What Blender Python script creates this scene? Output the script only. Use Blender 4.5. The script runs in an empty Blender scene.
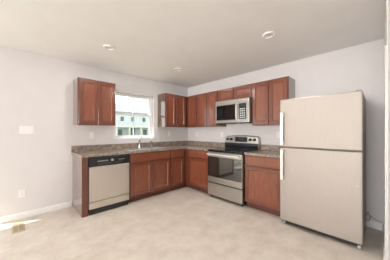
import bpy, bmesh, math, random
from mathutils import Vector, Matrix
random.seed(7)
SC = bpy.context.scene
COL = SC.collection
PI = math.pi

# ------------------------------------------------------------------ camera
cd = bpy.data.cameras.new('camera')
cam = bpy.data.objects.new('camera', cd)
COL.objects.link(cam)
cam.location = (-3.338, -3.665, 1.255)
cam.rotation_euler = (PI / 2, 0, -math.radians(44.642))
cd.sensor_width = 36.0
cd.lens = 183.263 / 390 * 36
cd.shift_y = 1.764 / 390
cd.clip_start = 0.02
cd.clip_end = 400
SC.camera = cam

# ------------------------------------------------------------------ sky, sun, added fill lamps, exposure
W = bpy.data.worlds.new('sky')
SC.world = W
W.use_nodes = True
bg = W.node_tree.nodes['Background']
bg.inputs['Color'].default_value = (0.93, 0.97, 1.0, 1)
bg.inputs['Strength'].default_value = 2.6

def sun(d, strength):
    l = bpy.data.lights.new('sun', 'SUN')
    l.energy = strength
    l.angle = math.radians(0.6)
    l.color = (1.0, 0.95, 0.86)
    o = bpy.data.objects.new('sun', l)
    COL.objects.link(o)
    o.rotation_euler = Vector(d).to_track_quat('-Z', 'Y').to_euler()
    o.location = (-6, 4, 9)
sun((0.427, -0.205, -1.0), 10.0)

def daylight_fill(loc, d, sx, sy, power, col=(1.0, 0.985, 0.985)):  # added area lamp that boosts the light entering through an opening
    l = bpy.data.lights.new('daylight_fill', 'AREA')
    l.shape = 'RECTANGLE'
    l.size, l.size_y = sx, sy
    l.energy = power
    l.color = col
    o = bpy.data.objects.new('daylight_fill', l)
    COL.objects.link(o)
    o.location = loc
    o.rotation_euler = Vector(d).to_track_quat('-Z', 'Y').to_euler()
daylight_fill((-4.40, 0.25, 1.05), (0, -1, 0.25), 1.7, 1.95, 5)     # outside the glass sliding door
daylight_fill((-5.6, -8.25, 1.35), (0, 1, 2.0), 2.9, 1.7, 60)       # added fill, outside the invented window behind the camera
daylight_fill((-12.25, -3.1, 1.35), (1, 0, 1.7), 2.9, 1.7, 900)       # added fill tilted up at the ceiling, outside the invented far window

SC.view_settings.view_transform = 'Standard'
SC.view_settings.look = 'None'
SC.view_settings.exposure = 0.06
SC.view_settings.gamma = 1.0
SC.view_settings.use_curve_mapping = False

# ------------------------------------------------------------------ materials
def new_mat(name):
    m = bpy.data.materials.new(name)
    m.use_nodes = True
    nt = m.node_tree
    return m, nt, nt.nodes['Principled BSDF']

def mat(name, col, rough=0.5, metal=0.0, spec=0.5, var=0.0, scale=20, stretch=(1, 1, 1), bump=0.0, coat=0.0, coat_rough=0.1, emit=0.0):
    m, nt, b = new_mat(name)
    b.inputs['Base Color'].default_value = (*col, 1)
    b.inputs['Roughness'].default_value = rough
    b.inputs['Metallic'].default_value = metal
    b.inputs['Specular IOR Level'].default_value = spec
    b.inputs['Coat Weight'].default_value = coat
    b.inputs['Coat Roughness'].default_value = coat_rough
    if emit:
        b.inputs['Emission Color'].default_value = (1, 0.97, 0.92, 1)
        b.inputs['Emission Strength'].default_value = emit
    if var or bump:
        tc = nt.nodes.new('ShaderNodeTexCoord')
        mp = nt.nodes.new('ShaderNodeMapping')
        mp.inputs['Scale'].default_value = stretch
        n = nt.nodes.new('ShaderNodeTexNoise')
        n.inputs['Scale'].default_value = scale
        n.inputs['Detail'].default_value = 5
        nt.links.new(tc.outputs['Object'], mp.inputs['Vector'])
        nt.links.new(mp.outputs['Vector'], n.inputs['Vector'])
        if var:
            r = nt.nodes.new('ShaderNodeValToRGB')
            r.color_ramp.elements[0].position = 0.3
            r.color_ramp.elements[1].position = 0.7
            r.color_ramp.elements[0].color = (*[c * (1 - var) for c in col], 1)
            r.color_ramp.elements[1].color = (*[min(1, c * (1 + var)) for c in col], 1)
            nt.links.new(n.outputs['Fac'], r.inputs['Fac'])
            nt.links.new(r.outputs['Color'], b.inputs['Base Color'])
        if bump:
            bp = nt.nodes.new('ShaderNodeBump')
            bp.inputs['Strength'].default_value = bump
            bp.inputs['Distance'].default_value = 0.002
            nt.links.new(n.outputs['Fac'], bp.inputs['Height'])
            nt.links.new(bp.outputs['Normal'], b.inputs['Normal'])
    return m

M = {}
M['wall'] = mat('wall_paint', (0.735, 0.702, 0.695), 0.7, spec=0.2, var=0.015, scale=6, bump=0.05)
M['ceiling'] = mat('ceiling_paint', (0.93, 0.91, 0.90), 0.85, spec=0.1, var=0.015, scale=4, bump=0.1)
M['trim'] = mat('white_trim_paint', (0.86, 0.85, 0.84), 0.35)
M['wood'] = mat('cherry_stain', (0.215, 0.061, 0.028), 0.30, var=0.2, scale=9, stretch=(6, 6, 0.6), coat=0.8, coat_rough=0.12)
M['wood_dark'] = mat('cherry_stain_frame', (0.13, 0.034, 0.016), 0.30, var=0.18, scale=9, stretch=(6, 6, 0.6), coat=0.8, coat_rough=0.12)
M['wood_rail'] = mat('cherry_stain_rails', (0.165, 0.043, 0.020), 0.30, var=0.18, scale=9, stretch=(6, 6, 0.6), coat=0.8, coat_rough=0.12)
M['side'] = mat('glossy_cabinet_side', (0.13, 0.055, 0.035), 0.07, spec=1.0, var=0.1, scale=8, stretch=(5, 5, 0.5), coat=1.0, coat_rough=0.04)
M['maple'] = mat('cabinet_underside', (0.72, 0.60, 0.45), 0.5, var=0.06, scale=8)
M['kick'] = mat('toe_kick', (0.11, 0.032, 0.02), 0.5)
M['steel'] = mat('brushed_steel', (0.68, 0.63, 0.57), 0.36, metal=0.9, var=0.03, scale=30, stretch=(8, 8, 0.3))
M['steel_flat'] = mat('brushed_steel_panel', (0.46, 0.435, 0.40), 0.28, metal=0.9, var=0.03, scale=30, stretch=(0.3, 0.3, 8))
M['steel_fridge'] = mat('brushed_steel_doors', (0.435, 0.39, 0.35), 0.58, metal=0.85, var=0.03, scale=30, stretch=(8, 8, 0.3))
M['steel_light'] = mat('satin_handle', (0.90, 0.89, 0.87), 0.3, metal=0.5)
M['chrome'] = mat('chrome', (0.50, 0.50, 0.51), 0.18, metal=1.0)
M['sinksteel'] = mat('sink_steel', (0.74, 0.73, 0.71), 0.22, metal=1.0)
M['grey_side'] = mat('appliance_side_grey', (0.36, 0.33, 0.31), 0.45, bump=0.05, scale=200)
M['black'] = mat('black_enamel', (0.015, 0.015, 0.017), 0.22)
M['black_matte'] = mat('black_plastic', (0.02, 0.02, 0.021), 0.5)
M['black_glass'] = mat('black_glass', (0.006, 0.006, 0.007), 0.04, spec=0.6)
M['oven_glass'] = mat('oven_glass', (0.02, 0.017, 0.015), 0.05, spec=1.0, coat=1.0, coat_rough=0.03)
M['ring'] = mat('burner_print', (0.10, 0.10, 0.10), 0.25)
M['grey_plastic'] = mat('grey_plastic', (0.42, 0.43, 0.44), 0.4)
M['lcd'] = mat('display_window', (0.03, 0.05, 0.06), 0.1)
M['keys'] = mat('keypad_print', (0.55, 0.57, 0.60), 0.3)
M['plate'] = mat('white_plastic', (0.88, 0.87, 0.85), 0.3)
M['slot'] = mat('outlet_slot', (0.12, 0.11, 0.10), 0.6)
M['lens'] = mat('lamp_lens', (0.80, 0.77, 0.73), 0.5, emit=0.05)
M['register'] = mat('bronze_register', (0.52, 0.43, 0.29), 0.45, metal=0.2)
M['hole'] = mat('register_dark', (0.06, 0.05, 0.035), 0.8)
M['siding'] = mat('pale_siding', (0.47, 0.53, 0.55), 0.7)
M['shingle'] = mat('grey_shingle', (0.20, 0.203, 0.21), 0.9, var=0.2, scale=3)
M['extglass'] = mat('house_glass', (0.05, 0.09, 0.11), 0.2)
M['exttrim'] = mat('house_trim', (0.60, 0.57, 0.51), 0.6)
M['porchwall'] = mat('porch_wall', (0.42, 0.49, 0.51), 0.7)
M['grass'] = mat('lawn_grass', (0.20, 0.22, 0.14), 0.95, var=0.3, scale=2)
M['hose'] = mat('braided_hose', (0.30, 0.29, 0.28), 0.4, metal=0.5)

def glass_mat():
    m = bpy.data.materials.new('window_glass')
    m.use_nodes = True
    nt = m.node_tree
    nt.nodes.clear()
    o = nt.nodes.new('ShaderNodeOutputMaterial')
    t = nt.nodes.new('ShaderNodeBsdfTransparent')
    t.inputs['Color'].default_value = (0.96, 0.985, 0.98, 1)
    g = nt.nodes.new('ShaderNodeBsdfGlossy')
    g.inputs['Roughness'].default_value = 0.02
    mx = nt.nodes.new('ShaderNodeMixShader')
    mx.inputs['Fac'].default_value = 0.06
    nt.links.new(t.outputs[0], mx.inputs[1])
    nt.links.new(g.outputs[0], mx.inputs[2])
    nt.links.new(mx.outputs[0], o.inputs[0])
    return m
M['glass'] = glass_mat()

def granite():
    m, nt, b = new_mat('granite_laminate')
    tc = nt.nodes.new('ShaderNodeTexCoord')
    n = nt.nodes.new('ShaderNodeTexNoise')
    n.inputs['Scale'].default_value = 22
    n.inputs['Detail'].default_value = 8
    n.inputs['Roughness'].default_value = 0.7
    r = nt.nodes.new('ShaderNodeValToRGB')
    e = r.color_ramp.elements
    e[0].position = 0.32; e[0].color = (0.11, 0.078, 0.06, 1)
    e[1].position = 0.72; e[1].color = (0.58, 0.49, 0.41, 1)
    k = e.new(0.46); k.color = (0.25, 0.19, 0.15, 1)
    k = e.new(0.56); k.color = (0.33, 0.265, 0.215, 1)
    nt.links.new(tc.outputs['Object'], n.inputs['Vector'])
    nt.links.new(n.outputs['Fac'], r.inputs['Fac'])
    nt.links.new(r.outputs['Color'], b.inputs['Base Color'])
    b.inputs['Roughness'].default_value = 0.22
    return m
M['granite'] = granite()

def floor_mat():
    m, nt, b = new_mat('vinyl_tile')
    tc = nt.nodes.new('ShaderNodeTexCoord')
    br = nt.nodes.new('ShaderNodeTexBrick')
    br.offset = 0.0
    br.inputs['Scale'].default_value = 1.0
    br.inputs['Brick Width'].default_value = 0.305
    br.inputs['Row Height'].default_value = 0.305
    br.inputs['Mortar Size'].default_value = 0.003
    br.inputs['Mortar Smooth'].default_value = 0.6
    br.inputs['Color1'].default_value = (0.78, 0.71, 0.63, 1)
    br.inputs['Color2'].default_value = (0.755, 0.685, 0.605, 1)
    br.inputs['Mortar'].default_value = (0.71, 0.635, 0.555, 1)
    n = nt.nodes.new('ShaderNodeTexNoise')
    n.inputs['Scale'].default_value = 5
    n.inputs['Detail'].default_value = 9
    n.inputs['Roughness'].default_value = 0.65
    r = nt.nodes.new('ShaderNodeValToRGB')
    r.color_ramp.elements[0].position = 0.3; r.color_ramp.elements[0].color = (0.79, 0.755, 0.72, 1)
    r.color_ramp.elements[1].position = 0.68; r.color_ramp.elements[1].color = (1.0, 1.0, 1.0, 1)
    mx = nt.nodes.new('ShaderNodeMix')
    mx.data_type = 'RGBA'; mx.blend_type = 'MULTIPLY'
    mx.inputs['Factor'].default_value = 1.0
    nt.links.new(tc.outputs['Object'], br.inputs['Vector'])
    nt.links.new(tc.outputs['Object'], n.inputs['Vector'])
    nt.links.new(n.outputs['Fac'], r.inputs['Fac'])
    nt.links.new(br.outputs['Color'], mx.inputs['A'])
    nt.links.new(r.outputs['Color'], mx.inputs['B'])
    nt.links.new(mx.outputs['Result'], b.inputs['Base Color'])
    b.inputs['Roughness'].default_value = 0.42
    b.inputs['Specular IOR Level'].default_value = 0.35
    return m
M['floor'] = floor_mat()

# ------------------------------------------------------------------ mesh helpers
def bx(bm, x0, x1, y0, y1, z0, z1, bev=0.0):
    t = bmesh.new()
    x0, x1 = sorted((x0, x1)); y0, y1 = sorted((y0, y1)); z0, z1 = sorted((z0, z1))
    bmesh.ops.create_cube(t, size=1)
    for v in t.verts:
        v.co = Vector(((x0 + x1) / 2 + v.co.x * (x1 - x0), (y0 + y1) / 2 + v.co.y * (y1 - y0), (z0 + z1) / 2 + v.co.z * (z1 - z0)))
    if bev:
        bmesh.ops.bevel(t, geom=t.edges[:], offset=bev, segments=2, affect='EDGES', profile=0.5)
    me = bpy.data.meshes.new('t'); t.to_mesh(me); t.free()
    bm.from_mesh(me); bpy.data.meshes.remove(me)
    return bm

def box(*a, **k):
    return bx(bmesh.new(), *a, **k)

def cyl(bm, p0, p1, r0, r1=None, n=24, caps=True):
    r1 = r0 if r1 is None else r1
    p0, p1 = Vector(p0), Vector(p1)
    d = p1 - p0
    q = d.to_track_quat('Z', 'Y').to_matrix().to_4x4()
    bmesh.ops.create_cone(bm, cap_ends=caps, segments=n, radius1=r0, radius2=r1, depth=d.length,
                          matrix=Matrix.Translation((p0 + p1) / 2) @ q)
    return bm

def tube(bm, pts, r, n=10):
    """a round bar through the points (radius may vary)"""
    pts = [Vector(p) for p in pts]
    rs = r if isinstance(r, (list, tuple)) else [r] * len(pts)
    rings = []
    up = Vector((0.13, 0.31, 0.94)).normalized()
    for i, p in enumerate(pts):
        d = (pts[min(i + 1, len(pts) - 1)] - pts[max(i - 1, 0)]).normalized()
        a = d.cross(up)
        if a.length < 1e-3: a = d.cross(Vector((1, 0, 0)))
        a.normalize(); b = d.cross(a)
        rings.append([bm.verts.new(p + (a * math.cos(2 * PI * k / n) + b * math.sin(2 * PI * k / n)) * rs[i]) for k in range(n)])
    for i in range(len(rings) - 1):
        for k in range(n):
            bm.faces.new((rings[i][k], rings[i][(k + 1) % n], rings[i + 1][(k + 1) % n], rings[i + 1][k]))
    bm.faces.new(rings[0][::-1]); bm.faces.new(rings[-1])
    return bm

def lathe(bm, prof, c=(0, 0, 0), n=32):
    """profile of (radius, z) turned about z; open ends at r=0 are closed"""
    c = Vector(c)
    rings = []
    for r, z in prof:
        if r < 1e-6:
            rings.append([bm.verts.new(c + Vector((0, 0, z)))])
        else:
            rings.append([bm.verts.new(c + Vector((r * math.cos(2 * PI * k / n), r * math.sin(2 * PI * k / n), z))) for k in range(n)])
    for a, b in zip(rings[:-1], rings[1:]):
        for k in range(n):
            l = (k + 1) % n
            if len(a) == 1 and len(b) == 1: continue
            if len(a) == 1: bm.faces.new((a[0], b[k], b[l]))
            elif len(b) == 1: bm.faces.new((a[k], a[l], b[0]))
            else: bm.faces.new((a[k], a[l], b[l], b[k]))
    return bm

def prism(bm, poly, axis, a, b):
    """polygon swept along an axis ('x','y','z') from a to b; poly holds the two other coordinates in order"""
    def P(u, v, w):
        return {'x': (w, u, v), 'y': (u, w, v), 'z': (u, v, w)}[axis]
    A = [bm.verts.new(P(u, v, a)) for u, v in poly]
    B = [bm.verts.new(P(u, v, b)) for u, v in poly]
    n = len(poly)
    for i in range(n):
        bm.faces.new((A[i], A[(i + 1) % n], B[(i + 1) % n], B[i]))
    bm.faces.new(A[::-1]); bm.faces.new(B)
    return bm

def cells(bm, us, vs, keep, w0, w1, axis='z'):
    """a slab made of grid cells (with holes), one closed surface"""
    vt = {}
    def V(i, j, k):
        if (i, j, k) not in vt:
            u, v, w = us[i], vs[j], (w0, w1)[k]
            vt[(i, j, k)] = bm.verts.new({'x': (w, u, v), 'y': (u, w, v), 'z': (u, v, w)}[axis])
        return vt[(i, j, k)]
    nu, nv = len(us) - 1, len(vs) - 1
    K = lambda i, j: 0 <= i < nu and 0 <= j < nv and keep(i, j)
    for i in range(nu):
        for j in range(nv):
            if not K(i, j): continue
            for k in (0, 1):
                bm.faces.new((V(i, j, k), V(i + 1, j, k), V(i + 1, j + 1, k), V(i, j + 1, k)))
            for (di, dj, p, q) in ((-1, 0, (0, 0), (0, 1)), (1, 0, (1, 0), (1, 1)), (0, -1, (0, 0), (1, 0)), (0, 1, (0, 1), (1, 1))):
                if not K(i + di, j + dj):
                    bm.faces.new((V(i + p[0], j + p[1], 0), V(i + q[0], j + q[1], 0), V(i + q[0], j + q[1], 1), V(i + p[0], j + p[1], 1)))
    return bm

def panel_door(w0, w1, z0, z1, yb, t=0.019, stile=0.056, rec=0.010):
    """a framed door with a recessed centre panel; front faces -y"""
    bm = bmesh.new()
    yf = yb - t
    us = [w0, w0 + stile, w1 - stile, w1]
    def ring(i, y):
        a, b, c, d = (w0 + i, w1 - i, z0 + i, z1 - i)
        return [bm.verts.new((a, y, c)), bm.verts.new((b, y, c)), bm.verts.new((b, y, d)), bm.verts.new((a, y, d))]
    R = [ring(0, yb), ring(0, yf + 0.003), ring(0.003, yf), ring(stile, yf), ring(stile + 0.007, yf + rec)]
    for n, (a, b) in enumerate(zip(R[:-1], R[1:])):
        for k in range(4):
            f = bm.faces.new((a[k], a[(k + 1) % 4], b[(k + 1) % 4], b[k]))
            f.material_index = 1 if n < 3 and rec > 0 else 0
    bm.faces.new(R[0][::-1]); bm.faces.new(R[-1])
    return bm

def obj(name, bm, m, parent=None, smooth=False, bevel=0.0, kind=None, label=None):
    bmesh.ops.recalc_face_normals(bm, faces=bm.faces[:])
    me = bpy.data.meshes.new(name)
    bm.to_mesh(me); bm.free()
    o = bpy.data.objects.new(name, me)
    me.materials.append(M[m])
    if m == 'wood': me.materials.append(M['wood_rail'])      # darker rails and stiles round the panel
    COL.objects.link(o)
    if smooth:
        for p in me.polygons: p.use_smooth = True
        if hasattr(me, 'set_sharp_from_angle'): me.set_sharp_from_angle(angle=math.radians(40))
    if parent is not None: o.parent = parent
    if bevel:
        b = o.modifiers.new('bevel', 'BEVEL')
        b.width = bevel; b.segments = 2; b.limit_method = 'ANGLE'
    if kind: o['kind'] = kind
    if label: o['label'] = label
    return o

def thing(name, label, cat, loc=(0, 0, 0), rotz=0.0, group=None):
    o = bpy.data.objects.new(name, None)
    o.empty_display_size = 0.1
    COL.objects.link(o)
    o.location = loc
    o.rotation_euler = (0, 0, rotz)
    o['label'] = label; o['category'] = cat
    if group: o['group'] = group
    return o

def tag(o, label, cat, group=None):
    o['label'] = label; o['category'] = cat
    if group: o['group'] = group
    return o

def dup(root, loc, rotz, label, group=None):
    r = root.copy(); COL.objects.link(r)
    r.location = loc; r.rotation_euler = (0, 0, rotz); r['label'] = label
    if group: r['group'] = group
    for ch in list(root.children):
        c = ch.copy(); COL.objects.link(c); c.parent = r
        for g in list(ch.children):
            d = g.copy(); COL.objects.link(d); d.parent = c
    return r

def struct(name, bm, m, parent=None, **k):
    return obj(name, bm, m, parent, kind='structure', **k)

RB = -PI / 2      # things along the range wall: local x runs to the right, local -y into the room

# ------------------------------------------------------------------ the room
H = 2.44
YR = -3.696        # face of the short wall beside the fridge
XW, YS = -12.0, -8.0
T = 0.16
struct('floor', box(XW - T, T, YS - T, T, -0.12, 0.0), 'floor')
struct('ceiling', box(XW - T, T, YS - T, T, H, H + 0.15), 'ceiling')
WX0, WX1, WZ0, WZ1 = -1.955, -1.047, 1.112, 2.055       # kitchen window opening
DX0, DX1, DZ = -5.28, -3.49, 2.00                        # sliding door opening
struct('wall_north', cells(bmesh.new(), [XW - T, DX0, DX1, WX0, WX1, T], [0, WZ0, DZ, WZ1, H],
       lambda i, j: not ((i == 1 and j < 2) or (i == 3 and j in (1, 2))), 0.0, T, 'y'), 'wall')
struct('wall_east', box(0, T, YR - 0.12, 0, 0, H), 'wall')
EX0, EX1 = -1.72, -0.93                                  # door in the short wall
struct('wall_south_east', cells(bmesh.new(), [-2.3, EX0, EX1, 0.0], [0, 2.05, H], lambda i, j: not (i == 1 and j == 0), YR - 0.12, YR, 'y'), 'wall')
struct('wall_passage', box(-2.3, -2.18, YS, YR - 0.12, 0, H), 'wall')
struct('wall_south', cells(bmesh.new(), [XW - T, -7.1, -4.1, -2.18], [0, 0.5, 2.2, H], lambda i, j: not (i == 1 and j == 1), YS - T, YS, 'y'), 'wall')
struct('wall_west', cells(bmesh.new(), [YS, -4.6, -1.6, 0.0], [0, 0.5, 2.2, H], lambda i, j: not (i == 1 and j == 1), XW - T, XW, 'x'), 'wall')

def baseboard(name, poly_axis, a, b, at, sgn):
    h, t = 0.088, 0.013
    prof = [(at, 0.0), (at + sgn * t, 0.0), (at + sgn * t, h - 0.016), (at + sgn * t * 0.45, h), (at, h)]
    struct(name, prism(bmesh.new(), prof, poly_axis, a, b), 'trim')
baseboard('baseboard_north', 'x', DX1 + 0.004, -2.645, 0.0, -1)
baseboard('baseboard_west', 'y', YS, 0.0, XW, 1)
baseboard('baseboard_south', 'x', XW, -2.3, YS, 1)
baseboard('baseboard_south_east', 'x', EX1 + 0.06, 0.0, YR, 1.0)
baseboard('baseboard_east', 'y', YR + 0.014, -2.70, 0.0, -1)

# kitchen window: double hung, white vinyl, set back in a plain painted opening
w1 = struct('window_1', cells(bmesh.new(), [WX0, WX0 + 0.045, WX1 - 0.045, WX1], [WZ0, WZ0 + 0.04, WZ1 - 0.035, WZ1],
            lambda i, j: not (i == 1 and j == 1), 0.075, 0.135, 'y'), 'trim')
gx0, gx1, gz0, gz1, gm = WX0 + 0.045, WX1 - 0.045, WZ0 + 0.04, WZ1 - 0.035, 1.625
cxm = (gx0 + gx1) / 2
obj('upper_sash', cells(bmesh.new(), [gx0, gx0 + 0.022, gx1 - 0.022, gx1], [gm - 0.02, gm + 0.02, gz1 - 0.022, gz1], lambda i, j: not (i == 1 and j == 1), 0.107, 0.13, 'y'), 'trim', w1)
obj('lower_sash', cells(bmesh.new(), [gx0, gx0 + 0.024, gx1 - 0.024, gx1], [gz0, gz0 + 0.028, gm - 0.022, gm + 0.022], lambda i, j: not (i == 1 and j == 1), 0.08, 0.105, 'y'), 'trim', w1)
obj('muntin', box(cxm - 0.009, cxm + 0.009, 0.112, 0.124, gm + 0.02, gz1 - 0.022), 'trim', w1)
obj('muntin', box(cxm - 0.009, cxm + 0.009, 0.086, 0.098, gz0 + 0.028, gm - 0.022), 'trim', w1)
obj('window_pane', box(gx0 + 0.022, gx1 - 0.022, 0.117, 0.120, gm + 0.02, gz1 - 0.022), 'glass', w1)
obj('window_pane', box(gx0 + 0.024, gx1 - 0.024, 0.091, 0.094, gz0 + 0.028, gm - 0.022), 'glass', w1)
obj('window_sill', box(WX0 + 0.001, WX1 - 0.001, 0.0, 0.075, WZ0, WZ0 + 0.012), 'trim', w1)

# glass sliding door left of the frame; unseen big windows added for light
d1 = struct('door_1', cells(bmesh.new(), [DX0, DX0 + 0.05, DX1 - 0.05, DX1], [0, 0.03, DZ - 0.05, DZ], lambda i, j: not (i == 1 and j == 1), 0.0, 0.09, 'y'), 'trim')
for a, b, y in ((DX0 + 0.05, -4.35, 0.045), (-4.42, DX1 - 0.05, 0.012)):
    s = obj('door_sash', cells(bmesh.new(), [a, a + 0.07, b - 0.07, b], [0.03, 0.13, DZ - 0.12, DZ - 0.05], lambda i, j: not (i == 1 and j == 1), y, y + 0.03, 'y'), 'trim', d1)
    obj('door_pane', box(a + 0.07, b - 0.07, y + 0.013, y + 0.017, 0.13, DZ - 0.12), 'glass', s)
obj('door_handle', box(-4.40, -4.37, -0.02, 0.013, 0.9, 1.15, bev=0.004), 'grey_plastic', d1)
def added_window(name, axis, a, b, w0, w1_):
    o = struct(name, cells(bmesh.new(), [a, a + 0.06, (a + b) / 2 - 0.03, (a + b) / 2 + 0.03, b - 0.06, b], [0.5, 0.56, 2.14, 2.2], lambda i, j: not (i in (1, 3) and j == 1), w0, w1_, axis), 'trim')
    m = (w0 + w1_) / 2
    for p, q in ((a + 0.06, (a + b) / 2 - 0.03), ((a + b) / 2 + 0.03, b - 0.06)):
        obj('window_pane', cells(bmesh.new(), [p, q], [0.56, 2.14], lambda i, j: True, m - 0.002, m + 0.002, axis), 'glass', o)
added_window('added_window_2', 'y', -7.1, -4.1, YS - 0.12, YS - 0.05)
added_window('added_window_3', 'x', -4.6, -1.6, XW - 0.12, XW - 0.05)

# white door and casing in the short wall beside the fridge
struct('door_2', box(EX0 + 0.02, EX1 - 0.02, YR - 0.045, YR - 0.008, 0.01, 2.03), 'trim')
struct('trim_1', cells(bmesh.new(), [EX0 - 0.055, EX0, EX1, EX1 + 0.055], [0, 2.05, 2.105], lambda i, j: not (i == 1 and j == 0), YR, YR + 0.004, 'y'), 'trim')
struct('trim_2', cells(bmesh.new(), [EX0, EX0 + 0.018, EX1 - 0.018, EX1], [0, 2.032, 2.05], lambda i, j: not (i == 1 and j == 0), YR - 0.12, YR, 'y'), 'trim')

# ------------------------------------------------------------------ outside the window: lawn and the neighbouring row house
struct('lawn', box(-60, 90, 0.4, 120, -1.2, -0.35), 'grass')
HY = 30.0
bh = thing('townhouse', 'pale blue two storey house with grey roof seen through the kitchen window', 'house', (18.0, HY, -0.35))
def hp(name, m, x0, x1, y0, y1, z0, z1, parent=bh, **k):
    return obj(name, box(x0 - 18.0, x1 - 18.0, y0 - HY, y1 - HY, z0 + 0.35, z1 + 0.35), m, parent, **k)
hp('wall', 'siding', 8.0, 16.65, HY, HY + 9, -0.35, 4.95)
rf = bmesh.new()
bmv = [rf.verts.new(p) for p in ((-10.4, -0.5, 5.25), (-1.1, -0.5, 5.25), (-1.1, 9.5, 5.25), (-10.4, 9.5, 5.25), (-10.4, 4.5, 7.45), (-1.1, 4.5, 7.45))]
for f in ((0, 1, 5, 4), (1, 2, 5), (2, 3, 4, 5), (3, 0, 4), (3, 2, 1, 0)): rf.faces.new([bmv[i] for i in f])
obj('roof', rf, 'shingle', bh)
def house_window(x, z, w, h, dark='extglass', y=HY):
    f = hp('window', 'exttrim', x - w / 2 - 0.1, x + w / 2 + 0.1, y - 0.06, y, z - h / 2 - 0.1, z + h / 2 + 0.1)
    hp('pane', dark, x - w / 2, x + w / 2, y - 0.09, y - 0.06, z - h / 2, z + h / 2, f)
for x in (8.9, 10.9, 12.98, 15.35): house_window(x, 3.65, 0.62, 0.80)
hp('porch_roof', 'exttrim', 8.0, 16.65, HY - 1.6, HY, 2.05, 2.42)
for x in (9.35, 11.7, 14.0, 16.4): hp('porch_post', 'exttrim', x - 0.13, x + 0.13, HY - 1.5, HY - 1.25, -0.35, 2.05)
hp('porch_wall', 'porchwall', 8.0, 16.65, HY - 0.02, HY, 0.6, 2.05)
hp('front_door', 'extglass', 12.55, 13.35, HY - 0.08, HY - 0.02, -0.1, 1.95)
for x in (10.5, 15.55): house_window(x, 1.1, 0.85, 1.2, y=HY - 0.02)

# ------------------------------------------------------------------ cabinets
ZB, ZT, UD = 1.365, 2.12, 0.305
def wall_cabinet(w, label, loc, rotz, doors, z0=ZB, z1=ZT, sides='', left=0.0):
    """w = width; doors = list of (from, to) along the face; left = part of the box hidden in a corner"""
    t = thing('wall_cabinet', label, 'cabinet', (loc[0], loc[1], z0), rotz, 'reddish brown wall cabinets')
    h = z1 - z0
    obj('body', box(0.004 if 'l' in sides else 0, w - (0.004 if 'r' in sides else 0), -UD + 0.018, -0.001, 0.012, h), 'side', t)
    obj('underside', box(0.002, w - 0.002, -UD + 0.018, -0.001, 0.0, 0.012), 'maple', t, label='pale unstained underside')
    obj('face_frame', box(left, w, -UD - 0.001, -UD + 0.018, 0, h), 'wood_dark', t, bevel=0.0015)
    if 'l' in sides: obj('side_panel', box(0, 0.004, -UD + 0.018, -0.001, 0, h), 'side', t, label='glossy side panel')
    if 'r' in sides: obj('side_panel', box(w - 0.004, w, -UD + 0.018, -0.001, 0, h), 'side', t, label='glossy side panel')
    for a, b in doors:
        obj('door', panel_door(a, b, 0.016, h - 0.016, -UD - 0.001), 'wood', t)
    return t
wall_cabinet(0.589, 'reddish brown wall cabinet alone left of the kitchen window', (-2.625, 0), 0, [(0.014, 0.291), (0.298, 0.575)], sides='lr')
wall_cabinet(0.945, 'reddish brown wall cabinet on the window wall, between the window and the corner', (-0.948, 0), 0, [(0.014, 0.287), (0.313, 0.592)], sides='l')
wall_cabinet(0.340, 'narrow single door wall cabinet next to the corner on the range wall', (0, -0.327), RB, [(0.035, 0.328)])
wall_cabinet(0.607, 'double door wall cabinet just left of the microwave', (0, -0.669), RB, [(0.014, 0.298), (0.307, 0.593)], sides='r')
wall_cabinet(0.772, 'short double door wall cabinet above the microwave', (0, -1.278), RB, [(0.016, 0.378), (0.394, 0.756)], z0=1.868)
wall_cabinet(0.612, 'tall double door wall cabinet right of the microwave, above the fridge edge', (0, -2.052), RB, [(0.016, 0.300), (0.312, 0.596)], sides='lr')

BD, BH = 0.61, 0.876
def base_cabinet(w, label, loc, rotz, fronts, left=0.0, right=None, open_top=False, kick=None):
    """fronts = list of (kind, from, to); left = blind part of the box in the corner"""
    right = w if right is None else right
    k0, k1 = kick or (left, right)
    t = thing('base_cabinet', label, 'cabinet', (loc[0], loc[1], 0), rotz, 'reddish brown base cabinets')
    if open_top:      # room for the sink bowls
        b = bmesh.new()
        for a in ((0, 0.016), (w - 0.016, w)): bx(b, a[0], a[1], -BD + 0.019, -0.003, 0.1, BH)
        bx(b, 0.016, w - 0.016, -BD + 0.019, -0.003, 0.1, 0.116)
        bx(b, 0.016, w - 0.016, -0.009, -0.003, 0.116, BH)
        obj('body', b, 'side', t)
    else:
        obj('body', box(0, w, -BD + 0.019, -0.003, 0.1, BH), 'side', t)
    obj('face_frame', box(left, right, -BD, -BD + 0.019, 0.1, BH), 'wood_dark', t, bevel=0.0015)
    obj('toe_kick', box(k0, k1, -BD + 0.07, -BD + 0.085, 0, 0.1), 'kick', t)
    for k, a, b in fronts:
        if k == 'drawer':
            obj('drawer_front', panel_door(a, b, 0.716, 0.862, -BD, stile=0.012, rec=-0.002), 'wood', t)
        elif k == 'false':
            obj('false_drawer_front', panel_door(a, b, 0.716, 0.862, -BD, stile=0.012, rec=-0.002), 'wood', t)
        else:
            obj('door', panel_door(a, b, 0.118, 0.690, -BD), 'wood', t)
    return t
base_cabinet(0.880, 'wide reddish brown sink base cabinet with two doors, right of the dishwasher', (-1.918, 0), 0,
             [('false', 0.018, 0.866), ('door', 0.018, 0.437), ('door', 0.447, 0.866)], open_top=True)
base_cabinet(0.420, 'narrow base cabinet with one drawer and door between the sink cabinet and the corner', (-1.036, 0), 0,
             [('drawer', 0.016, 0.356), ('door', 0.016, 0.356)], left=0.0, right=0.425, kick=(0, 0.497))
base_cabinet(0.672, 'base cabinet with one drawer and door between the corner and the range', (0, -0.632), RB,
             [('drawer', 0.092, 0.656), ('door', 0.092, 0.656)], left=-0.022, kick=(-0.092, 0.672))
base_cabinet(0.605, 'base cabinet with one drawer and door between the range and the fridge', (0, -2.078), RB,
             [('drawer', 0.020, 0.585), ('door', 0.020, 0.585)])
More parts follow.
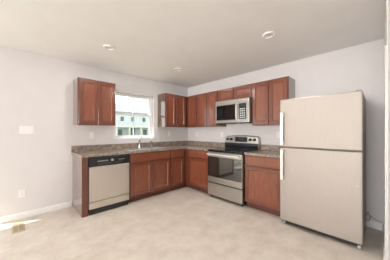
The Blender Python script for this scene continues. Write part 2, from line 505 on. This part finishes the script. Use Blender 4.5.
# end panel and filler that close the dishwasher bay on the left
t = thing('end_panel', 'glossy side panel with reddish brown post closing the counter left of the dishwasher', 'cabinet panel', (-2.635, 0, 0))
obj('side_panel', box(0, 0.019, -BD + 0.019, -0.003, 0, BH), 'side', t)
obj('post', box(0, 0.082, -BD - 0.002, -BD + 0.019, 0, BH), 'wood_dark', t, bevel=0.0015)

# ------------------------------------------------------------------ counters
CT = 0.914
SX0, SX1, SY0, SY1 = -1.873, -1.083, -0.555, -0.085      # sink cut-out
cf, cb = -0.637, -0.002
t = thing('countertop', 'long L shaped brown granite pattern countertop around the corner with the sink', 'countertop', (0, 0, BH))
xs = [-2.652, SX0, SX1, cf, cb]
ys = [-1.306, cf, SY0, SY1, cb]
obj('slab', cells(bmesh.new(), xs, ys, lambda i, j: (i == 3) or (j >= 1 and not (i == 1 and j == 2)), 0, CT - BH), 'granite', t, bevel=0.004)
obj('backsplash', box(-2.652, -0.002, -0.022, -0.002, CT - BH, 1.016 - BH), 'granite', t, bevel=0.002)
obj('backsplash', box(-0.022, -0.002, -1.306, -0.022, CT - BH, 1.016 - BH), 'granite', t, bevel=0.002)
t = thing('countertop', 'short brown granite pattern countertop between the range and the fridge', 'countertop', (0, 0, BH))
obj('slab', box(cf, cb, -2.685, -2.077, 0, CT - BH), 'granite', t, bevel=0.004)
obj('backsplash', box(-0.022, -0.002, -2.685, -2.077, CT - BH, 1.016 - BH), 'granite', t, bevel=0.002)

# sink, faucet, sprayer
t = thing('sink', 'stainless steel double bowl sink set in the counter under the window', 'sink', (-1.478, -0.32, CT))
rx, ry = 0.418, 0.268
b0, b1, b2, b3 = -0.375, -0.018, 0.018, 0.375
ya, yb_ = -0.215, 0.135
obj('rim', cells(bmesh.new(), [-rx, b0, b1, b2, b3, rx], [-ry, ya, yb_, ry], lambda i, j: not (i in (1, 3) and j == 1), 0.001, 0.007), 'sinksteel', t, bevel=0.003)
for a, b in ((b0, b1), (b2, b3)):
    bm = bmesh.new()
    prof = [(0.0, 0.003), (0.004, -0.02), (0.018, -0.135), (0.04, -0.152)]
    rings = []
    for ins, z in prof:
        rings.append([bm.verts.new(p) for p in ((a + ins, ya + ins, z), (b - ins, ya + ins, z), (b - ins, yb_ - ins, z), (a + ins, yb_ - ins, z))])
    for p, q in zip(rings[:-1], rings[1:]):
        for k in range(4): bm.faces.new((p[k], p[(k + 1) % 4], q[(k + 1) % 4], q[k]))
    bm.faces.new(rings[-1])
    bw = obj('bowl', bm, 'sinksteel', t)
    sol = bw.modifiers.new('wall', 'SOLIDIFY'); sol.thickness = 0.0015; sol.offset = 1
    obj('drain', lathe(bmesh.new(), [(0, -0.1515), (0.042, -0.1515), (0.045, -0.148), (0.03, -0.149), (0, -0.150)], ((a + b) / 2, (ya + yb_) / 2, 0)), 'chrome', bw, smooth=True)
t = thing('faucet', 'chrome kitchen faucet with lever handle standing on the back of the sink', 'faucet', (-1.465, -0.118, CT + 0.007))
obj('base_plate', lathe(bmesh.new(), [(0, 0), (0.034, 0), (0.034, 0.008), (0.028, 0.014), (0, 0.014)]), 'chrome', t, smooth=True)
obj('body', lathe(bmesh.new(), [(0.024, 0.010), (0.022, 0.03), (0.020, 0.10), (0.023, 0.115), (0.020, 0.135), (0, 0.14)]), 'chrome', t, smooth=True)
pts = [(0, 0, 0.08)]
for k in range(11):
    a = k / 10
    pts.append((-0.10 * a, -0.015 - 0.16 * a, 0.085 + 0.10 * math.sin(min(1, a * 1.15) * PI * 0.62)))
pts.append((-0.105, -0.182, 0.135))
obj('spout', tube(bmesh.new(), pts, [0.014] * 9 + [0.012] * (len(pts) - 9), 14), 'chrome', t, smooth=True)
obj('lever_handle', tube(bmesh.new(), [(0, 0.0, 0.135), (0.012, -0.006, 0.175), (0.040, -0.02, 0.225)], [0.011, 0.008, 0.010], 12), 'chrome', t, smooth=True)
t = thing('spray_head', 'small chrome side sprayer on the sink right of the faucet', 'sprayer', (-1.195, -0.118, CT + 0.007))
obj('collar', lathe(bmesh.new(), [(0, 0), (0.024, 0), (0.022, 0.012), (0.014, 0.03), (0, 0.03)]), 'chrome', t, smooth=True)
obj('nozzle', tube(bmesh.new(), [(0, 0, 0.028), (0, 0, 0.08), (0, -0.004, 0.11), (0, -0.018, 0.135)], [0.011, 0.013, 0.016, 0.014], 14), 'chrome', t, smooth=True)

# ------------------------------------------------------------------ dishwasher
t = thing('dishwasher', 'stainless steel dishwasher with black control panel under the counter', 'dishwasher', (-2.550, 0, 0))
w = 0.626
obj('tub', box(0.006, w - 0.006, -0.575, -0.03, 0.02, 0.868), 'black_matte', t)
obj('door', box(0.006, w - 0.006, -0.632, -0.578, 0.200, 0.722, bev=0.004), 'steel', t)
cp = obj('control_panel', box(0.006, w - 0.006, -0.640, -0.578, 0.728, 0.866, bev=0.006), 'black', t, label='black control panel')
obj('handle_recess', box(0.12, 0.50, -0.642, -0.639, 0.742, 0.778), 'black_matte', cp)
obj('dial', cyl(bmesh.new(), (0.335, -0.654, 0.806), (0.335, -0.639, 0.806), 0.017, 0.02), 'grey_plastic', cp, smooth=True)
for k in range(5): obj('button', box(0.12 + k * 0.032, 0.143 + k * 0.032, -0.644, -0.639, 0.798, 0.812, bev=0.001), 'grey_plastic', cp)
for k in range(3): obj('indicator_strip', box(0.44 + k * 0.034, 0.462 + k * 0.034, -0.642, -0.639, 0.80, 0.808), 'keys', cp)
obj('lower_panel', box(0.006, w - 0.006, -0.628, -0.578, 0.090, 0.192, bev=0.003), 'steel', t)
obj('toe_kick', box(0.01, w - 0.01, -0.600, -0.585, 0.0, 0.098), 'black_matte', t, label='black toe kick')

# ------------------------------------------------------------------ range
t = thing('range', 'freestanding stainless steel electric range with black oven door window', 'stove', (0, -1.311, 0), RB)
w = 0.760
obj('body', box(0.003, w - 0.003, -0.625, -0.035, 0.03, 0.895), 'black', t)
ck = obj('cooktop', box(0.0, w, -0.655, -0.10, 0.895, 0.917, bev=0.004), 'black_glass', t)
def ring_mesh(cx, cy, r, z):
    bm = bmesh.new()
    for ra in (r, r * 0.62):
        lathe(bm, [(ra - 0.004, z), (ra - 0.004, z + 0.0008), (ra, z + 0.0008), (ra, z)], (cx, cy, 0), 40)
    return bm
for x, y, r in ((0.20, -0.50, 0.10), (0.56, -0.50, 0.115), (0.20, -0.24, 0.085), (0.56, -0.24, 0.085)):
    obj('burner', ring_mesh(x, y, r, 0.917), 'ring', ck)
bgd = bmesh.new()
prev = None
for k in range(17):
    u = k / 16
    up = 0.016 * (1 - (2 * u - 1) ** 2) - 0.022 * (max(0, abs(2 * u - 1) - 0.93) / 0.07) ** 2
    prof = [(-0.105, 0.915), (-0.115, 0.985), (-0.10, 1.150 + up), (-0.085, 1.166 + up), (-0.012, 1.166 + up), (-0.012, 0.915)]
    cur = [bgd.verts.new((u * w, y, z)) for y, z in prof]
    if prev:
        for q in range(6): bgd.faces.new((prev[q], prev[(q + 1) % 6], cur[(q + 1) % 6], cur[q]))
    if k in (0, 16): bgd.faces.new(cur)
    prev = cur
gd = obj('backguard', bgd, 'steel_flat', t)
def on_guard(x0, x1, z0, z1, th):
    """a plate lying on the slanting front of the backguard"""
    f = lambda z: -0.115 + (z - 0.985) / 0.17 * 0.015
    return prism(bmesh.new(), [(f(z0) + 0.001, z0), (f(z0) - th, z0), (f(z1) - th, z1), (f(z1) + 0.001, z1)], 'x', x0, x1)
obj('lower_band', prism(bmesh.new(), [(-0.106, 0.918), (-0.112, 0.918), (-0.121, 0.985), (-0.117, 1.030), (-0.110, 1.032)], 'x', 0.004, w - 0.004), 'black', gd)
dp = obj('control_panel', on_guard(0.25, 0.53, 1.052, 1.150, 0.003), 'black', gd)
obj('display', on_guard(0.34, 0.44, 1.092, 1.134, 0.005), 'lcd', gd)
for x in (0.075, 0.165, 0.595, 0.685):
    obj('knob', cyl(bmesh.new(), (x, -0.143, 1.098), (x, -0.102, 1.102), 0.021, 0.026), 'black_matte', gd, smooth=True)
od = obj('oven_door', box(0.004, w - 0.004, -0.672, -0.628, 0.305, 0.872, bev=0.005), 'steel_flat', t)
obj('door_window', box(0.010, w - 0.010, -0.676, -0.671, 0.412, 0.790, bev=0.002), 'oven_glass', od)
hb = bmesh.new()
tube(hb, [(0.03, -0.715, 0.835), (w - 0.03, -0.715, 0.835)], 0.013, 14)
for x in (0.05, w - 0.05): bx(hb, x - 0.014, x + 0.014, -0.712, -0.670, 0.826, 0.845)
obj('handle', hb, 'steel_light', od, smooth=True)
obj('front_trim', box(0.004, w - 0.004, -0.660, -0.626, 0.874, 0.894), 'black', t)
obj('drawer', box(0.004, w - 0.004, -0.668, -0.628, 0.055, 0.285, bev=0.006), 'steel_flat', t)
for x in (0.04, w - 0.04):
    for y in (-0.59, -0.08): obj('foot', cyl(bmesh.new(), (x, y, 0), (x, y, 0.032), 0.016), 'black_matte', t, smooth=True)

# ------------------------------------------------------------------ microwave
t = thing('microwave', 'stainless steel microwave oven hung over the range under the short cabinet', 'microwave', (0, -1.286, 1.427), RB)
w, h = 0.758, 0.440
obj('body', box(0.0, w, -0.365, -0.004, 0.0, h - 0.002), 'steel_flat', t)
obj('vent_grille', cells(bmesh.new(), [0.03 + 0.0175 * k for k in range(41)], [h - 0.032, h - 0.008], lambda i, j: i % 2 == 0, -0.402, -0.399, 'y'), 'grey_side', t)
obj('underside_grille', box(0.06, 0.30, -0.30, -0.10, -0.008, 0.0), 'black_matte', t)
obj('underside_grille', box(0.44, 0.70, -0.30, -0.10, -0.008, 0.0), 'black_matte', t)
obj('lower_lip', box(0.0, w, -0.395, -0.34, -0.012, 0.0), 'black_matte', t)
dr = obj('door', box(0.0, 0.535, -0.400, -0.366, 0.0, h - 0.002, bev=0.004), 'steel_flat', t)
obj('door_window', box(0.032, 0.485, -0.404, -0.399, 0.055, 0.345, bev=0.002), 'black_glass', dr)
hb = bmesh.new()
tube(hb, [(0.510, -0.402, 0.045), (0.510, -0.432, 0.070), (0.510, -0.438, 0.20), (0.510, -0.432, 0.325), (0.510, -0.402, 0.35)], 0.011, 12)
obj('handle', hb, 'steel_light', dr, smooth=True)
cp = obj('control_panel', box(0.538, w, -0.400, -0.366, 0.0, h - 0.002, bev=0.004), 'steel_flat', t)
obj('keypad', box(0.548, 0.700, -0.404, -0.399, 0.060, 0.345, bev=0.002), 'black_glass', cp)
obj('display', box(0.565, 0.685, -0.406, -0.403, 0.285, 0.325), 'lcd', cp)
kb = bmesh.new()
for i in range(3):
    for j in range(5): bx(kb, 0.570 + i * 0.040, 0.598 + i * 0.040, -0.4052, -0.403, 0.078 + j * 0.039, 0.100 + j * 0.039)
obj('buttons', kb, 'keys', cp)

# ------------------------------------------------------------------ fridge
t = thing('refrigerator', 'large stainless steel top freezer refrigerator at the right end of the range wall', 'refrigerator', (0, -2.697, 0), RB)
w = 0.838
obj('body', box(0.004, w - 0.004, -0.675, -0.03, 0.045, 1.682, bev=0.004), 'grey_side', t, label='grey side cabinet')
fd = obj('freezer_door', box(0.0, w, -0.748, -0.682, 1.052, 1.690, bev=0.010), 'steel_fridge', t)
rd = obj('fridge_door', box(0.0, w, -0.748, -0.682, 0.062, 1.040, bev=0.010), 'steel_fridge', t)
def fridge_handle(parent, z0, z1):
    b = bmesh.new()
    bx(b, 0.020, 0.056, -0.800, -0.778, z0, z1, bev=0.006)
    for z in (z0 + 0.03, z1 - 0.03): bx(b, 0.026, 0.050, -0.780, -0.746, z - 0.028, z + 0.028, bev=0.004)
    obj('handle', b, 'steel_light', parent)
fridge_handle(fd, 1.075, 1.515)
fridge_handle(rd, 0.615, 1.020)
bb = lathe(bmesh.new(), [(0, 0), (0.013, 0), (0.013, 0.002), (0, 0.003)], n=24)
bmesh.ops.rotate(bb, cent=(0, 0, 0), matrix=Matrix.Rotation(PI / 2, 3, 'X'), verts=bb.verts[:])
bmesh.ops.translate(bb, vec=(0.795, -0.748, 0.68), verts=bb.verts[:])
obj('badge', bb, 'grey_plastic', rd, smooth=True)
obj('hinge_cap', box(w - 0.055, w - 0.012, -0.735, -0.62, 1.682, 1.702, bev=0.004), 'grey_side', t)
obj('base_grille', box(0.02, w - 0.02, -0.715, -0.690, 0.02, 0.058), 'black_matte', t)
for x in (0.045, w - 0.03):
    for y in (-0.70, -0.09):
        obj('roller', cyl(bmesh.new(), (x - 0.014, y, 0.024), (x + 0.014, y, 0.024), 0.024), 'grey_plastic' if y < -0.5 else 'black_matte', t, smooth=True)

# water line on the wall right of the fridge
wl = thing('water_line', 'thin looped water line by the baseboard in the gap right of the fridge', 'hose', (-0.012, -3.56, 0.10))
pts = [(0, 0.012, 0.075)] + [(-0.018 + 0.004 * math.sin(a * 2), 0.012 + 0.020 * math.sin(a), 0.028 + 0.045 * math.cos(a)) for a in [2 * PI * k / 16 for k in range(17)]]
pts += [(-0.012, -0.02, 0.05), (-0.010, -0.045, 0.030), (-0.010, -0.075, 0.018), (-0.012, -0.11, 0.010), (-0.012, -0.125, 0.012)]
obj('tube', tube(bmesh.new(), pts, 0.0035, 8), 'hose', wl, smooth=True)
obj('valve', cyl(bmesh.new(), (0.012, 0.012, 0.085), (-0.022, 0.012, 0.085), 0.011), 'chrome', wl, smooth=True)

# ------------------------------------------------------------------ plates, register, ceiling fittings
def outlet(label, loc, rotz, group):
    t = thing('wall_outlet', label, 'outlet', loc, rotz, group)
    obj('cover_plate', box(-0.036, 0.036, -0.006, -0.0005, -0.058, 0.058, bev=0.002), 'plate', t)
    for z in (-0.021, 0.021):
        r = obj('receptacle', box(-0.017, 0.017, -0.009, -0.0055, z - 0.015, z + 0.015, bev=0.002), 'plate', t)
        b = bmesh.new()
        for x in (-0.007, 0.007): bx(b, x - 0.0012, x + 0.0012, -0.0096, -0.0088, z - 0.002, z + 0.008)
        bx(b, -0.002, 0.002, -0.0096, -0.0088, z - 0.010, z - 0.006)
        obj('slots', b, 'slot', r)
    return t
G = 'white outlets in the kitchen'
o0 = outlet('white outlet low on the bare wall above the baseboard, below the switches', (-3.259, 0, 0.360), 0, G)
dup(o0, (-2.331, 0, 1.19), 0, 'white outlet above the dishwasher, below the cabinet left of the window', G)
dup(o0, (-0.617, 0, 1.21), 0, 'white outlet on the window wall, between the window and the corner', G)
dup(o0, (0, -0.350, 1.20), RB, 'white outlet on the range wall nearest the corner', G)
dup(o0, (0, -1.150, 1.19), RB, 'white outlet just left of the range backguard', G)
dup(o0, (0, -2.395, 1.20), RB, 'white outlet between the range and the fridge', G)
t = thing('light_switch', 'wide white three gang light switch plate on the bare left wall', 'light switch', (-3.202, 0, 1.283))
obj('cover_plate', box(-0.082, 0.082, -0.006, -0.0005, -0.060, 0.060, bev=0.002), 'plate', t)
for x in (-0.046, 0, 0.046): obj('rocker', box(x - 0.016, x + 0.016, -0.010, -0.0055, -0.033, 0.033, bev=0.002), 'plate', t)

t = thing('floor_register', 'bronze slotted floor vent register by the baseboard at left', 'floor vent', (-3.297, -0.320, 0))
obj('frame', cells(bmesh.new(), [-0.062, -0.045, 0.045, 0.062], [-0.170, -0.150, 0.150, 0.170], lambda i, j: not (i == 1 and j == 1), 0.0005, 0.005), 'register', t)
obj('damper', box(-0.045, 0.045, -0.150, 0.150, 0.0003, 0.0012), 'hole', t)
b = bmesh.new()
for k in range(17): bx(b, -0.045, 0.045, -0.148 + k * 0.0178, -0.138 + k * 0.0178, 0.0012, 0.0045)
bx(b, -0.004, 0.004, -0.15, 0.15, 0.0012, 0.0047)
obj('slats', b, 'register', t)

def ceiling_light(label, x, y):
    t = thing('ceiling_light', label, 'ceiling light', (x, y, H), 0, 'recessed ceiling lights')
    obj('trim_ring', lathe(bmesh.new(), [(0.048, 0), (0.076, 0), (0.076, -0.006), (0.070, -0.014), (0.060, -0.016), (0.052, -0.010), (0.048, -0.002)], n=40), 'plate', t, smooth=True)
    obj('lens', lathe(bmesh.new(), [(0, -0.004), (0.03, -0.004), (0.050, -0.003), (0.050, 0), (0, 0)], n=40), 'lens', t, smooth=True)
    return t
def lamp_light(x, y, power=6.5):
    l = bpy.data.lights.new('ceiling_lamp', 'AREA')
    l.shape = 'DISK'; l.size = 0.09; l.energy = power; l.color = (1.0, 0.97, 0.945)
    o = bpy.data.objects.new('ceiling_lamp', l); COL.objects.link(o)
    o.location = (x, y, H - 0.018)
for x, y in ((-2.388, -0.994), (-1.128, -2.705), (-1.128, -0.975), (-2.39, -2.70)): lamp_light(x, y)
c0 = ceiling_light('round ceiling light at left, above the single cabinet left of the window', -2.388, -0.994)
dup(c0, (-1.128, -2.705, H), 0, 'round ceiling light at right, the one nearest the fridge')
dup(c0, (-1.128, -0.975, H), 0, 'round ceiling light nearest the corner of the cabinets')
for x, y in ((-2.39, -2.70), (-4.6, -1.6), (-6.4, -1.6), (-4.6, -5.2), (-6.4, -5.2)):
    dup(c0, (x, y, H), 0, 'unseen round ceiling light, added outside the view', 'unseen added ceiling lights')
    if x < -3: lamp_light(x, y, 2)  # unseen lamps, added in the living area to brighten the room
sp = thing('smoke_detector', 'small flat white disc on the ceiling amid the three ceiling lights', 'smoke detector', (-1.481, -1.723, H))
obj('disc', lathe(bmesh.new(), [(0, 0), (0.040, 0), (0.040, -0.004), (0.034, -0.007), (0, -0.008)], n=32), 'ceiling', sp, smooth=True)
